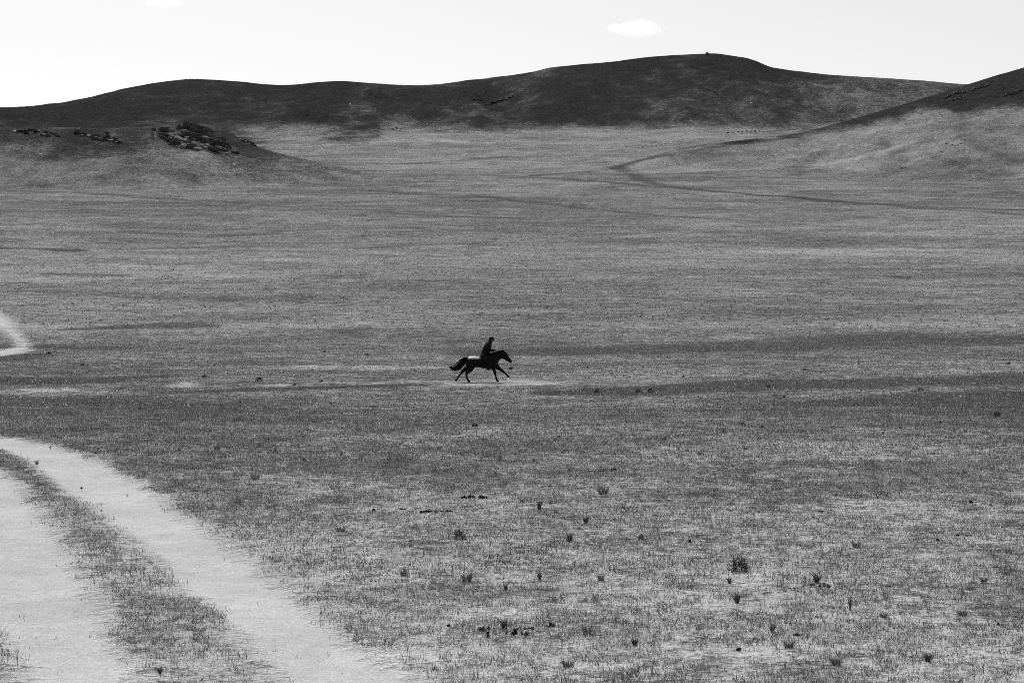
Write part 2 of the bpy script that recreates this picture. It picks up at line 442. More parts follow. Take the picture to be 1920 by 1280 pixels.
# ------------------------------------------------------------------ build the terrain sheet, split by landform
def build_terrain():
    A = 12.0                                        # the fan of rows starts behind the viewpoint
    us = np.concatenate([np.linspace(-0.95, -0.42, 60)[:-1], np.linspace(-0.42, 0.42, 760), np.linspace(0.42, 0.95, 60)[1:]])
    ys = np.geomspace(A + 1.0, 2400 + A, 1000) - A
    ys = np.concatenate([ys, np.geomspace(2500, 9000, 18)])
    U, YY = np.meshgrid(us, ys)
    X = U * (YY + A)
    Z = np.zeros_like(X); C = np.zeros_like(X); S = np.zeros_like(X); T = np.zeros_like(X); K = np.zeros(X.shape, np.int8)
    for i in range(0, len(ys), 100):
        sl = slice(i, i + 100)
        x, y = X[sl].ravel(), YY[sl].ravel()
        b, zf, zl, zr = layers(x, y)
        z = height(x, y)
        t = track_sd(x, y)
        z = z - 0.05 * sstep(0.1, -0.35, t) * (y < 75)
        c, s = cover(x, y)
        k = np.zeros(x.shape, np.int8)
        top = np.maximum(np.maximum(zf, zl), zr)
        k[(top > b)] = 1
        k[(top > b) & (zl >= top)] = 2
        k[(top > b) & (zr >= top)] = 3
        k[(y < 590)] = 0
        edge = t + 0.28 * fbm(x / 0.35, y / 0.35, 3, 91) * np.where(y < 75, 1, 3)
        k[(edge < 0.0) & (y < 75)] = 4
        k[(edge < 0.0) & (y >= 75)] = 5
        sh = X[sl].shape
        Z[sl] = z.reshape(sh); C[sl] = c.reshape(sh); S[sl] = s.reshape(sh); T[sl] = t.reshape(sh); K[sl] = k.reshape(sh)
    nr, nc = X.shape
    V = np.stack([X.ravel(), YY.ravel(), Z.ravel()], 1)
    # analytic-ish vertex normals over the whole sheet so the split leaves no seam
    dXu = np.gradient(np.stack([X, YY, Z], -1), axis=1); dYv = np.gradient(np.stack([X, YY, Z], -1), axis=0)
    N = np.cross(dXu, dYv).reshape(-1, 3); N /= np.linalg.norm(N, axis=1)[:, None]
    idx = np.arange(nr * nc).reshape(nr, nc)
    Q = np.stack([idx[:-1, :-1], idx[:-1, 1:], idx[1:, 1:], idx[1:, :-1]], -1).reshape(-1, 4)
    KF = K[:-1, :-1].ravel()
    names = [('ground', 'dry steppe plain of thin grass sloping gently up to the hills', 'plain'),
             ('far_hill', 'long dark hill ridge along the skyline', 'hill'),
             ('rocky_spur', 'low dark spur with rock outcrops in front of the skyline ridge', 'hill'),
             ('grassy_hill', 'pale grassy hill with a dark crest rising at the right edge', 'hill'),
             ('dirt_track', 'two pale bare wheel ruts curving through the near grass', 'track'),
             ('dirt_track', 'short pale bend of dirt track at the left edge beyond the near ruts', 'track')]
    for k, (nm, lab, cat) in enumerate(names):
        f = Q[KF == k]
        if len(f) == 0: continue
        used, inv = np.unique(f.ravel(), return_inverse=True)
        o = np_mesh(nm, V[used], inv.reshape(-1, 4), MG)
        me = o.data
        for an, arr in (('cover', C), ('hill_dark', S), ('track', T)):
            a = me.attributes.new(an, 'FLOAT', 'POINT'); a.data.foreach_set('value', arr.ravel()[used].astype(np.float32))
        me.normals_split_custom_set_from_vertices(N[used])
        tag(o, lab, cat, None, 'structure')
build_terrain()

# ------------------------------------------------------------------ grass: one countless mass of blades and tussocks
def build_grass():
    Vs = []
    def zone(y0, y1, dens, nb, h, w, spread, thr):
        n = int(dens * 0.46 * ((y1 + 4) ** 2 - (y0 + 4) ** 2))
        y = np.sqrt(RNG.uniform((y0 + 4) ** 2, (y1 + 4) ** 2, n)) - 4
        x = RNG.uniform(-0.46, 0.46, n) * (y + 4)
        c, s = cover(x, y)
        t = track_sd(x, y) + 0.3 * fbm(x / 0.6, y / 0.6, 3, 95)
        patch = 0.5 + 0.5 * (0.55 * fbm(x / 0.16, y / 0.16, 2, 98) + 0.75 * fbm(x / 0.9, y / 0.9, 4, 97, 0.65))
        p = np.clip((c - thr) * 1.3, 0.02, 1) * (0.12 + 0.88 * sstep(0.30, 0.66, patch + 0.35 * (c - 0.30)))
        p *= sstep(-0.12, 0.25, t)
        p = np.maximum(p, 0.003 * (t > -0.35))
        p = np.maximum(p, 0.001)
        trail = sstep(3.4, 1.8, np.abs(y - 67.3 + 0.7 * fbm(x / 2.5, y / 2.5, 3, 96))) * sstep(15, 8, np.abs(x + 3))      # hoof-worn line the pony follows
        p = p * (1 - 0.94 * trail)
        keep = RNG.uniform(0, 1, n) < p
        x, y, patch = x[keep], y[keep], patch[keep]
        n = len(x)
        size = RNG.lognormal(0, 0.35, n)
        bx = np.repeat(x, nb); by = np.repeat(y, nb); sz = np.repeat(size, nb)
        m = n * nb
        bx = bx + RNG.normal(0, spread, m) * sz; by = by + RNG.normal(0, spread, m) * sz
        bz = height(bx, by) - 0.006
        ang = RNG.uniform(0, 2 * math.pi, m); lean = RNG.uniform(0.05, 0.75, m)
        hh = RNG.uniform(h * 0.5, h * 1.3, m) * sz
        ww = RNG.uniform(w * 0.6, w * 1.4, m) * 0.5
        la = RNG.uniform(0, 2 * math.pi, m)
        dx, dy = np.cos(ang) * ww, np.sin(ang) * ww
        tx, ty = np.cos(la) * lean * hh, np.sin(la) * lean * hh
        tri = np.stack([np.stack([bx - dx, by - dy, bz], 1), np.stack([bx + dx, by + dy, bz], 1),
                        np.stack([bx + tx, by + ty, bz + hh], 1)], 1)
        Vs.append(tri.reshape(-1, 3))
    zone(7, 16, 1150, 4, 0.042, 0.006, 0.022, -0.25)
    zone(16, 30, 560, 4, 0.045, 0.008, 0.028, -0.2)
    zone(30, 50, 150, 4, 0.055, 0.014, 0.040, -0.15)
    zone(50, 120, 22, 4, 0.055, 0.034, 0.06, 0.0)
    zone(120, 420, 1.3, 4, 0.12, 0.09, 0.10, 0.1)
    V = np.concatenate(Vs)
    o = np_mesh('grass', V, np.arange(len(V)).reshape(-1, 3), M_GRASS, 3, False)
    tone = np.clip(RNG.lognormal(math.log(0.15), 0.65, len(V) // 3), 0.03, 0.5)
    px, py = V[::3, 0], V[::3, 1]
    tone = tone * (0.45 + 1.0 * vnoise(px / 0.13, py / 0.13, 101)) * (0.7 + 0.6 * vnoise(px / 0.6, py / 0.6, 102))
    a = o.data.attributes.new('tone', 'FLOAT', 'FACE'); a.data.foreach_set('value', tone.astype(np.float32))
    tag(o, 'short sparse dry grass growing over the plain', 'grass', None, 'stuff')
    print('grass tris', len(V) // 3)
build_grass()

# ------------------------------------------------------------------ tufts, shrubs, dung, stones
def tuft_mesh(name, n, h, w, spread, lean, seed):
    r = np.random.default_rng(seed); V = []; Fc = []
    for i in range(n):
        a = r.uniform(0, 2 * math.pi); rad = spread * math.sqrt(r.uniform(0, 1))
        bx, by = math.cos(a) * rad, math.sin(a) * rad
        hh = h * r.uniform(0.45, 1.1); L = lean * r.uniform(0.2, 1.0) * hh
        la = a + r.normal(0, 0.7); fa = r.uniform(0, math.pi); ww = w * r.uniform(0.6, 1.4)
        dx, dy = math.cos(fa) * ww / 2, math.sin(fa) * ww / 2
        mx, my, mz = bx + math.cos(la) * L * 0.35, by + math.sin(la) * L * 0.35, hh * 0.6
        k = len(V)
        V += [(bx - dx, by - dy, -0.01), (bx + dx, by + dy, -0.01), (mx + dx * .8, my + dy * .8, mz), (mx - dx * .8, my - dy * .8, mz),
              (bx + math.cos(la) * L, by + math.sin(la) * L, hh)]
        Fc += [(k, k + 1, k + 2, k + 3), (k + 3, k + 2, k + 4)]
    me = bpy.data.meshes.new(name); me.from_pydata(V, [], Fc); me.update(); me.materials.append(M_SHRUB)
    return me

def shrub_mesh(name, n, R, H, w, seed):
    r = np.random.default_rng(seed); V = []; Fc = []
    for i in range(n):
        d = r.normal(0, 1, 3); d /= np.linalg.norm(d); d[2] = abs(d[2])
        rr = r.uniform(0.25, 1.0) ** 0.6
        p = np.array([d[0] * R * rr, d[1] * R * rr, d[2] * H * rr + 0.01])
        u = r.normal(0, 1, 3); u /= np.linalg.norm(u)
        v = d * 0.9 + r.normal(0, 0.5, 3); v /= np.linalg.norm(v)
        ln = w * r.uniform(2, 5)
        k = len(V)
        V += [tuple(p - u * w / 2), tuple(p + u * w / 2), tuple(p + v * ln)]
        Fc.append((k, k + 1, k + 2))
    me = bpy.data.meshes.new(name); me.from_pydata(V, [], Fc); me.update(); me.materials.append(M_SHRUB)
    return me

TUFTS = [tuft_mesh('grass_tuft', 60, 1.0, 0.05, 0.13, 0.95, s) for s in (1, 2, 3)]
SOFT = [tuft_mesh('grass_tuft', 80, 1.0, 0.05, 0.36, 1.0, s) for s in (21, 22, 23)]
for me in SOFT: me.materials.clear(); me.materials.append(M_SOFT)
M_TUFT = plain_mat('tuft_stems', 0.045, 0.10, 20.0, 0.9, 0.05)
for me in TUFTS: me.materials.clear(); me.materials.append(M_TUFT)
SHRUBS = [shrub_mesh('shrub', 520, 0.5, 0.62, 0.045, s) for s in (4, 5, 6)]
SHRUBS_FAR = [shrub_mesh('shrub', 60, 0.5, 0.62, 0.2, s) for s in (7, 8, 9)]

def px_m(Y): return F / Y

def plant(kind, x, y, wpx, hpx, label, group):
    X, Y, Z = hit(x, y)
    w, h = 0.9 * wpx / px_m(Y), 0.9 * hpx / px_m(Y)
    if kind == 'soft': me = random.choice(SOFT); nm, cat, sx, sz = 'grass_tuft', 'grass tuft', w / 0.95, h
    elif kind == 'tuft': me = random.choice(TUFTS); nm, cat, sx, sz = 'grass_tuft', 'grass tuft', w / 0.95, h
    elif kind == 'far': me = random.choice(SHRUBS_FAR); nm, cat, sx, sz = 'shrub', 'shrub', w, h / 0.62
    else: me = random.choice(SHRUBS); nm, cat, sx, sz = 'shrub', 'shrub', w, h / 0.62
    o = bpy.data.objects.new(nm, me); COL.objects.link(o)
    o.location = (X, Y, Z); o.scale = (sx, sx, sz); o.rotation_euler = (0, 0, random.uniform(0, 6.28))
    return tag(o, label, cat, group)

G_TUFT = 'dark tufts standing in the near grass'
for a in [
 ('shrub', 1386, 1072, 40, 30, 'round dense dark shrub, the largest plant in the near grass'),
 ('tuft', 1532, 1093, 28, 26, 'spiky dark tuft right of the round shrub, dung just below it'),
 ('tuft', 1382, 1130, 24, 26, 'thin stemmed tuft a little below the round dark shrub'),
 ('tuft', 1368, 1094, 18, 16, 'small faint tuft tucked just under the round dark shrub'),
 ('tuft', 1068, 1015, 24, 20, 'compact dark tuft lowest of the three in the middle of the near grass'),
 ('tuft', 1099, 981, 18, 20, 'bushy dark tuft rightmost of the three in the middle of the near grass'),
 ('tuft', 1011, 956, 15, 24, 'tall narrow dark tuft topmost of the three in the middle of the near grass'),
 ('shrub', 861, 1012, 26, 20, 'loose dark bushy tuft halfway between the ruts and the middle tufts'),
 ('shrub', 1202, 1013, 12, 14, 'small upright dark bush alone to the right of the middle tufts'),
 ('tuft', 1012, 1087, 16, 22, 'pale stemmed tuft below the middle tufts in the near grass'),
 ('tuft', 948, 1110, 14, 26, 'single thin stemmed tuft above the dung line in the near grass'),
 ('tuft', 946, 1180, 26, 30, 'leaning bare stems rising from the broken dung line'),
 ('tuft', 1448, 1184, 20, 20, 'forked dark tuft in the palest grass at lower right'),
 ('tuft', 1594, 1145, 10, 36, 'lone tall thin grass stalk in the pale grass at lower right'),
 ('tuft', 1190, 1210, 22, 18, 'low dark tuft right of the dung line near the lower edge'),
 ('tuft', 300, 1262, 16, 16, 'dark spiky tuft on the grassy strip between the two ruts'),
 ('tuft', 1740, 1240, 30, 22, 'broad soft tuft near the bottom right corner'),
 ('tuft', 1845, 1094, 20, 16, 'soft dark tuft near the right edge beside a second tuft'),
 ('shrub', 1870, 782, 16, 12, 'dark bush at the end of the dark grass band at the right edge'),
 ('shrub', 1118, 737, 12, 8, 'leftmost dark bush on the pale lip of the dark grass band'),
 ('shrub', 1197, 736, 14, 8, 'middle dark bush on the pale lip of the dark grass band'),
 ('shrub', 1219, 735, 10, 8, 'right dark bush on the pale lip of the dark grass band'),
 ('shrub', 1441, 726, 12, 6, 'flat dark bush under the long dark grass band right of the horse'),
 ('shrub', 1726, 733, 12, 7, 'dark bush between the two dark grass bands at right'),
 ('shrub', 486, 714, 16, 8, 'dark bush above the pale dust streak left of the horse'),
 ('shrub', 383, 708, 9, 7, 'small dark bush directly above the puff of dust'),
 ('shrub', 450, 756, 8, 6, 'upper of two small dark bushes below the dust streak'),
 ('shrub', 440, 768, 8, 6, 'lower of two small dark bushes below the dust streak'),
]:
    plant(*a, G_TUFT)

rs = random.Random(5)
far_spots = [(262,767),(93,840),(278,817),(180,852),(490,838),(335,846),(410,845),(408,844),(155,684),(190,688),(95,662),(135,740),(605,662),(660,672),(690,668),(812,660),
 (555,722),(580,707),(600,716),(620,760),(700,765),(1040,705),(1280,706),(1100,712),(1510,693),(1770,667),(1893,681),(1930,685),(1038,824),(1165,818),(1270,842),(1360,812),(1425,822),(1553,814),(1655,812),(1700,817),
 (1763,792),(1800,790),(1842,880),(1807,890),(1500,910),(1575,915),(1660,930),(1568,928),(1455,905),(1250,905),(940,863),(930,888),(1000,866),(1430,802),(1690,802),(1250,824),(1810,810),(70,870),(980,940),(1310,850),(1400,842),(1180,768),(1390,795),(1030,945),(640,852),(520,848),(570,862)]
for k, (x, y) in enumerate(far_spots):
    if y < 800 and k % 2: continue
    plant('far' if y < 800 else 'soft', x + rs.uniform(-3, 3), y + rs.uniform(-2, 2), rs.uniform(4, 9), rs.uniform(2.5, 4) if y < 800 else rs.uniform(7, 11),
          'one of many small dark tufts dotted over the middle of the plain', 'small dark tufts dotted over the plain')
for x, y in [(1892,1040),(1700,1010),(1720,1130),(1660,1160),(1560,1170),(1620,1205),(1480,1215),(1270,1205),(1320,1140),(1130,1085),(1160,1085),(1280,1060),(760,1080),(735,1100),(820,1140),(640,1000),(620,960),(700,1040),(1100,1190),(960,1220),
             (880,1240),(1060,1250),(1340,1240),(1430,1260),(1570,1250),(1850,1210),(1900,1190),(1800,1150),(1770,1080),(1640,1060),(1600,1030),(1500,1030),(1300,1000),(1130,930),(760,960),(560,930),(480,900),(1240,1120),(1040,1130),(870,1090)][::3]:
    plant('soft', x + rs.uniform(-6, 6), y + rs.uniform(-4, 4), rs.uniform(16, 26), rs.uniform(13, 22), 'one of many soft low tufts of coarse grass in the near pale grass', 'soft tufts of coarse grass in the foreground')

def lump_bm(bm, c, r, seed, sub=2, amp=0.35, freq=1.6):
    rr = random.Random(seed); off = Vector((rr.uniform(-50, 50), rr.uniform(-50, 50), rr.uniform(-50, 50)))
    from mathutils import noise as mn
    g = bmesh.ops.create_icosphere(bm, subdivisions=sub, radius=1.0)
    for v in g['verts']:
        n = v.co.normalized()
        k = 1 + amp * mn.noise(n * freq + off) + amp * 0.5 * mn.noise(n * freq * 2.3 + off)
        v.co = Vector((c[0] + n.x * r[0] * k, c[1] + n.y * r[1] * k, c[2] + n.z * r[2] * k))

def bm_obj(name, bm, mat, parent=None, smooth=False):
    me = bpy.data.meshes.new(name); bm.to_mesh(me); bm.free()
    if smooth: me.polygons.foreach_set('use_smooth', [True] * len(me.polygons))
    me.materials.append(mat)
    o = bpy.data.objects.new(name, me); COL.objects.link(o)
    if parent: o.parent = parent
    return o

def dung(x, y, wpx, hpx, label, seed, n=4):
    n = n + 3 if n > 2 else n + 1
    X, Y, Z = hit(x, y)
    w, h = wpx / px_m(Y), hpx / px_m(Y)
    bm = bmesh.new(); r = random.Random(seed)
    for i in range(n):
        cx = ((i + 0.5) / n * w - w / 2 + r.uniform(-.12, .12) * w) * (1 if n > 4 else 0.55)
        q = max(0.1, 1 - abs(cx) / (w * 0.65)) * r.uniform(.3, 1.1)
        lump_bm(bm, (cx + r.uniform(-.1, .1) * w, r.uniform(-.25, .25) * w, h * 0.12), (w / n * r.uniform(.3, 1.0), w / n * r.uniform(.5, 1.3), h * (0.2 + 0.65 * q)), seed * 13 + i, 3, 0.75, 2.2)
    o = bm_obj('dung_pat', bm, M_DUNG); o.location = (X, Y, Z)
    return tag(o, label, 'dung', 'dark dung pats lying in the grass')

for a in [
 (888, 934, 44, 8, 'low dark dung mound alone above the middle of the near grass', 1, 6),
 (803, 961, 30, 6, 'flat dark dung pat left of the low dung mound', 2, 5),
 (838, 959, 20, 4, 'thin crumbled dung strip just right of the flat dung pat', 3, 4),
 (754, 955, 12, 4, 'small dark dung crumb second from the ruts in its row', 4, 3),
 (701, 958, 9, 5, 'round dark dung ball nearest the ruts in its row', 5, 2),
 (1150, 882, 12, 6, 'small black dung lump in the far grass with a thin tail', 6, 3),
 (1125, 883, 40, 2.5, 'thin dark dung line trailing left of the black lump', 7, 7),
 (1070, 882, 10, 3, 'single dark dung crumb left end of the far dung line', 8, 0),
 (970, 1189, 40, 11, 'thick black dung pat in the centre of the broken dung line', 9, 7),
 (982, 1180, 26, 6, 'dark dung strip just behind the thick black dung pat', 10, 4),
 (908, 1182, 30, 9, 'dark dung pat at the left end of the broken dung line', 11, 4),
 (915, 1195, 10, 10, 'small dung crumbs below the left end of the broken dung line', 12, 2),
 (1033, 1176, 20, 9, 'dark dung pat at the right end of the broken dung line', 13, 4),
 (998, 1180, 10, 5, 'tiny dung crumb between the centre and right dung pats', 14, 2),
 (841, 1173, 8, 6, 'dark dung ball left of the broken dung line by the rut', 15, 2),
 (1546, 1100, 20, 8, 'forked dark dung pat under the spiky tuft', 16, 4),
 (1523, 1098, 12, 5, 'small dung crumb left of the forked dung pat', 17, 2),
 (1385, 1218, 12, 5, 'slanting dark dung chip in the palest grass', 18, 2),
 (1494, 1192, 16, 5, 'dark dung sliver right of the forked tuft', 19, 3),
 (1293, 1018, 10, 6, 'dark dung lump left of and above the round shrub', 20, 2),
 (1758, 1014, 8, 6, 'round black dung ball in dark grass at right', 21, 1),
 (1793, 1005, 7, 5, 'smaller dung ball up and right of the round black one', 22, 1),
 (1871, 1171, 9, 5, 'black dung chip near the right edge low down', 23, 2),
 (890, 800, 11, 6, 'black dung lump alone in the grass below the horse', 24, 2),
 (1820, 943, 8, 5, 'small dung chip high in the grass near the right edge', 25, 2),
 (1538, 960, 9, 5, 'small dung chip in grass above the spiky tuft', 26, 2),
 (957, 692, 10, 3.5, 'flat dark dung pat on the ground just ahead of the horse', 27, 2),
 (1471, 745, 10, 5, 'dark dung lump under the long dark grass band', 28, 2),
 (620, 757, 7, 3, 'tiny dark dung pat left of and below the horse tail', 29, 2),
 (648, 826, 12, 4, 'dark dung crumbs right of and beyond the near ruts', 30, 3),
 (825, 814, 14, 4, 'row of dark dung crumbs below the horse', 31, 4),
 (153, 915, 5, 3, 'tiny dark chip lying on the right rut', 32, 2),
]:
    dung(*a)

def rock_bm(r, seed):                       # angular weathered block
    bm = bmesh.new(); rr = random.Random(seed)
    lump_bm(bm, (0, 0, 0), (1, 1, 1), seed, 2, 0.25, 1.3)
    for i in range(9):
        n = Vector((rr.gauss(0, 1), rr.gauss(0, 1), rr.gauss(0, .8))).normalized(); d = rr.uniform(0.45, 0.8)
        for v in bm.verts:
            e = v.co.dot(n) - d
            if e > 0: v.co -= n * e
    for v in bm.verts: v.co = Vector((v.co.x * r[0], v.co.y * r[1], v.co.z * r[2]))
    return bm

def stone(name, x, y, wpx, hpx, mat, label, cat, group, seed, sink=0.3):
    X, Y, Z = hit(x, y)
    w, h = wpx / px_m(Y) / 2, hpx / px_m(Y)
    o = bm_obj(name, rock_bm((w, w * 0.9, h * 0.65), seed), mat)
    o.location = (X, Y, Z + h * 0.65 * (0.5 - sink)); o.rotation_euler = (0, 0, random.uniform(0, 6))
    return tag(o, label, cat, group)

for i, (x, y, w, h, lab) in enumerate([
 (112, 973, 5, 5, 'white pebble in the grassy strip between the ruts'),
 (760, 361, 3, 5, 'tiny white upright stone far out on the upper plain'),
 (657, 197, 4, 4, 'white boulder high on the dark far hill'),
 (439, 310, 5, 4, 'white stone below the largest rock outcrop'),
 (75, 291, 6, 3, 'pale flat stone below the leftmost outcrops'),
 (1845, 665, 2.5, 5, 'slim white stone standing on the plain at the right'),
 (1745, 718, 4, 2.5, 'white pebble on the dark grass band at right'),
 (1408, 195, 3, 3, 'pale boulder on the far hill under the summit'),
]):
    stone('pale_stone', x, y, w, h, M_PALE, lab, 'stone', 'white stones', 200 + i)

G_ST = 'dark boulders scattered on the slopes'
seed = 300
clusters = [
 ([(1365,250),(1374,249),(1383,248),(1392,248),(1400,247),(1408,248),(1416,247),(1424,246),(1390,251)], (5,11), (3,5), 'dark boulder in the rock row below the far hill in the valley'),
 ([(1205,277),(1214,275),(1222,275),(1231,274),(1240,273),(1248,271)], (5,10), (2.5,4), 'dark boulder in the short rock row in the valley middle'),
 ([(905,249),(914,254),(920,250),(928,258),(936,262),(945,264),(931,268),(912,246),(950,258)], (3,6), (2.5,4), 'dark boulder on the lit slope under the far hill'),
 ([(1020,255),(1032,252),(1040,258),(1028,262),(1048,256),(1056,262)], (2,5), (2,3), 'small dark boulder on the slope right of the scattered boulders'),
 ([(735,243),(744,242),(752,243),(759,240)], (6,10), (4,7), 'dark boulder at the foot of the far hill left of centre'),
 ([(1786,273),(1776,271),(1796,273),(1802,271),(1747,246),(1764,285),(1690,316),(1698,316),(1578,328)], (5,12), (2,3.5), 'dark flat stone on the pale grass of the right hill'),
 ([(580,315),(588,313),(596,314),(604,315),(612,316),(574,314),(608,313)], (4,8), (2.5,4), 'dark stone in the line below the tail of the rocky spur'),
 ([(470,328),(480,326),(490,330),(500,336),(512,334),(478,338),(488,322),(522,332)], (3,6), (2,3.5), 'dark stone in the loose scatter below the largest outcrop'),
]
for spots, (w0, w1), (h0, h1), lab in clusters:
    for x, y in spots:
        seed += 1
        stone('boulder', x + rs.uniform(-1, 1), y, rs.uniform(w0, w1) * 0.8, rs.uniform(h0, h1) * 0.6, M_STONE, lab, 'boulder', G_ST + ': ' + lab.split(' in ')[-1].split(' on ')[-1].split(' at ')[-1], seed)
for x, y, w, h, lab in [(1326, 103.5, 8, 5, 'dark rock standing on the highest summit of the far hill'), (371, 151.5, 6, 4, 'dark rock on the left summit of the far hill')]:
    seed += 1
    stone('summit_rock', x, y, w, h, M_STONE, lab, 'rock', None, seed, 0.0)
for x, y, w, h, lab in [(940,189,50,3,'long dark rock ledge on the middle of the far hill'),(905,193,40,2.5,'dark rock ledge left end of the far hill ledges'),
                        (1790,178,40,8,'dark rock band at the left of the right hill crest'),(1838,166,34,6,'dark rock band on the upper crest of the right hill'),
                        (1900,178,36,8,'dark rock band nearest the right edge high on the right hill'),(1795,187,26,6,'short dark rock band under the first on the right hill')]:
    seed += 1
    X, Y, Z = hit(x, y); e = empty('rock_ledge', (X, Y, Z - 0.5)); tag(e, lab, 'rock ledge', 'rock ledges on the dark slopes')
    W, H = w / px_m(Y), h / px_m(Y)
    for i in range(9):
        o = bm_obj('ledge_block', rock_bm((W / 9 * rs.uniform(.6, 1.3), W / 9, H * rs.uniform(.2, .55)), seed * 20 + i), M_STONE, e)
        lx = (i + .5) / 9 * W - W / 2; ly = rs.uniform(-2, 2)
        o.location = (lx, ly, float(height(np.array([X + lx]), np.array([Y + ly]))[0]) - Z + 0.5 + H * 0.15)
        o.rotation_euler = (rs.uniform(-.2, .2), rs.uniform(-.2, .2), rs.uniform(0, 6))

def slab_bm(r, seed):                       # blocky bedrock slab with a steep broken front
    from mathutils import noise as mn
    bm = bmesh.new(); rr = random.Random(seed); off = Vector((rr.uniform(-50, 50), rr.uniform(-50, 50), rr.uniform(-50, 50)))
    bmesh.ops.create_cube(bm, size=2.0); bmesh.ops.subdivide_edges(bm, edges=bm.edges[:], cuts=4, use_grid_fill=True)
    sk = rr.uniform(-.4, .4)
    for v in bm.verts:
        c = v.co.copy(); d = Vector((mn.noise(c * 1.1 + off), mn.noise(c * 1.3 + off * 2), mn.noise(c * 1.1 + off * 3)))
        k = 1 - 0.25 * max(0, abs(c.x) - .5) * 2
        v.co = Vector(((c.x + d.x * .45 + sk * c.y) * r[0], (c.y * k + d.y * .4) * r[1], (c.z * (1 - .35 * abs(c.x)) + d.z * .5) * r[2]))
    return bm

# the three outcrops of the left spur: bedrock slabs dipping to the right
def outcrop(pts, label, seed0):
    X0, Y0, Z0 = hit(*pts[len(pts) // 2][:2])
    e = empty('rock_outcrop', (X0, Y0, Z0)); tag(e, label, 'rock outcrop', 'rock outcrops along the left spur')
    r = random.Random(seed0)
    for i, (x, y, w, h, dip) in enumerate(pts):
        X, Y, Z = hit(x, y)
        W, H = w / px_m(Y) / 2, h / px_m(Y)
        pale = h < 8.5 and r.random() < (0.45 if seed0 == 1 else 0.35)  # thin slabs that take the painted sunlit copy of the rock
        if seed0 > 1: H *= 0.65
        if pale: H *= 0.5; W *= r.uniform(.55, 1.0)
        o = bm_obj('rock_slab', slab_bm((W * (.7 if pale else .88), W * r.uniform(.5, .8), H * 0.75), seed0 * 50 + i), M_ROCK_SUNLIT if pale else M_ROCK_SHADED, e)
        o.location = (X - X0, Y - Y0 - (1.2 if pale else 0), Z - Z0 + H * (0.5 if pale else 0.22))
        o.rotation_euler = (r.uniform(.25, .6) if pale else r.uniform(-.2, .1), math.radians(dip) + r.uniform(-.1, .1), r.uniform(-.4, .4))
r = random.Random(3)
main = [(287,253,8,7,0),(288,247,7,6,0),(297,252,8,6,10),(310,247,22,6,6),(308,256,18,6,10),(322,246,16,6,5),(338,243,14,8,0),(350,240,14,12,0),(345,249,16,8,8),
        (360,243,26,11,12),(374,246,30,12,14),(388,252,24,12,18),(394,254,14,7,20),(352,258,20,6,10),(330,254,20,5,10),(335,262,22,7,14),(348,266,16,7,12),
        (320,266,16,5,18),(330,272,22,7,16),(345,277,26,8,14),(358,278,22,7,10),(372,264,26,7,10),(386,268,26,8,12),(400,270,26,10,14),(412,270,22,12,16),(422,275,14,9,18),
        (410,280,24,8,12),(422,283,14,6,10),(372,281,20,5,8),(386,279,20,6,8),(398,284,22,4,6),(312,263,14,5,22),(302,259,10,4,15),(365,271,14,5,10),(380,275,18,5,10),
        (430,279,8,5,0),(440,288,16,2.5,4),(426,290,14,2.5,4),(410,287,12,3,6),(355,252,12,5,8),(366,256,14,4,8)]
for i in range(48):
    t, q = r.random(), r.uniform(-1, 1)
    main.append((300 + 128 * t, 251 + 26 * t + q * (11 - 3 * t), r.uniform(5, 13), r.uniform(2.5, 5), r.uniform(4, 18)))
outcrop(main, 'largest rock outcrop of tilted dark slabs on the left spur', 1)
def strew(x0, y0, x1, y1, n, wr, hr, spread, rr):
    return [(x0 + (x1 - x0) * t + rr.uniform(-4, 4), y0 + (y1 - y0) * t + rr.uniform(-spread, spread), rr.uniform(*wr), rr.uniform(*hr), rr.uniform(4, 16))
            for t in [(i + .5) / n for i in range(n)]]
outcrop(strew(145, 252, 225, 266, 26, (8, 17), (3, 5.5), 5, r) + [(149, 243, 12, 4, 0), (200, 250, 10, 4, 5)], 'middle rock outcrop, a broken dark band left of the largest', 2)
outcrop(strew(28, 245, 108, 254, 22, (8, 17), (2.5, 4), 4.5, r), 'leftmost rock outcrop, low and thin near the left edge', 3)
outcrop(strew(452, 262, 480, 272, 8, (8, 13), (2, 3), 2, r), 'short thin rock outcrop right of the largest on the spur crest', 4)

# ------------------------------------------------------------------ horse
def loft(bm, spine, seg=14):
    """spine: (x, y, z, thickness in the running plane, half width sideways)"""
    P = [Vector(p[:3]) for p in spine]; rings = []
    for i, p in enumerate(spine):
        t = (P[min(i + 1, len(P) - 1)] - P[max(i - 1, 0)]).normalized()
        side = Vector((0, 1, 0)); side = (side - t * side.dot(t)).normalized()
        nrm = t.cross(side).normalized()
        rings.append([bm.verts.new(P[i] + nrm * (p[3] * math.cos(a)) + side * (p[4] * math.sin(a))) for a in [2 * math.pi * k / seg for k in range(seg)]])
    for a, b in zip(rings[:-1], rings[1:]):
        for k in range(seg): bm.faces.new((a[k], a[(k + 1) % seg], b[(k + 1) % seg], b[k]))
    bm.faces.new(list(reversed(rings[0]))); bm.faces.new(rings[-1])

def refine(spine, n=4):                 # smooth the spine before lofting
    s = np.array(spine, float); t = np.arange(len(s)); tt = np.linspace(0, len(s) - 1, (len(s) - 1) * n + 1)
    out = np.stack([pchip(t, s[:, k], tt) for k in range(5)], 1)
    return [tuple(v) for v in out]

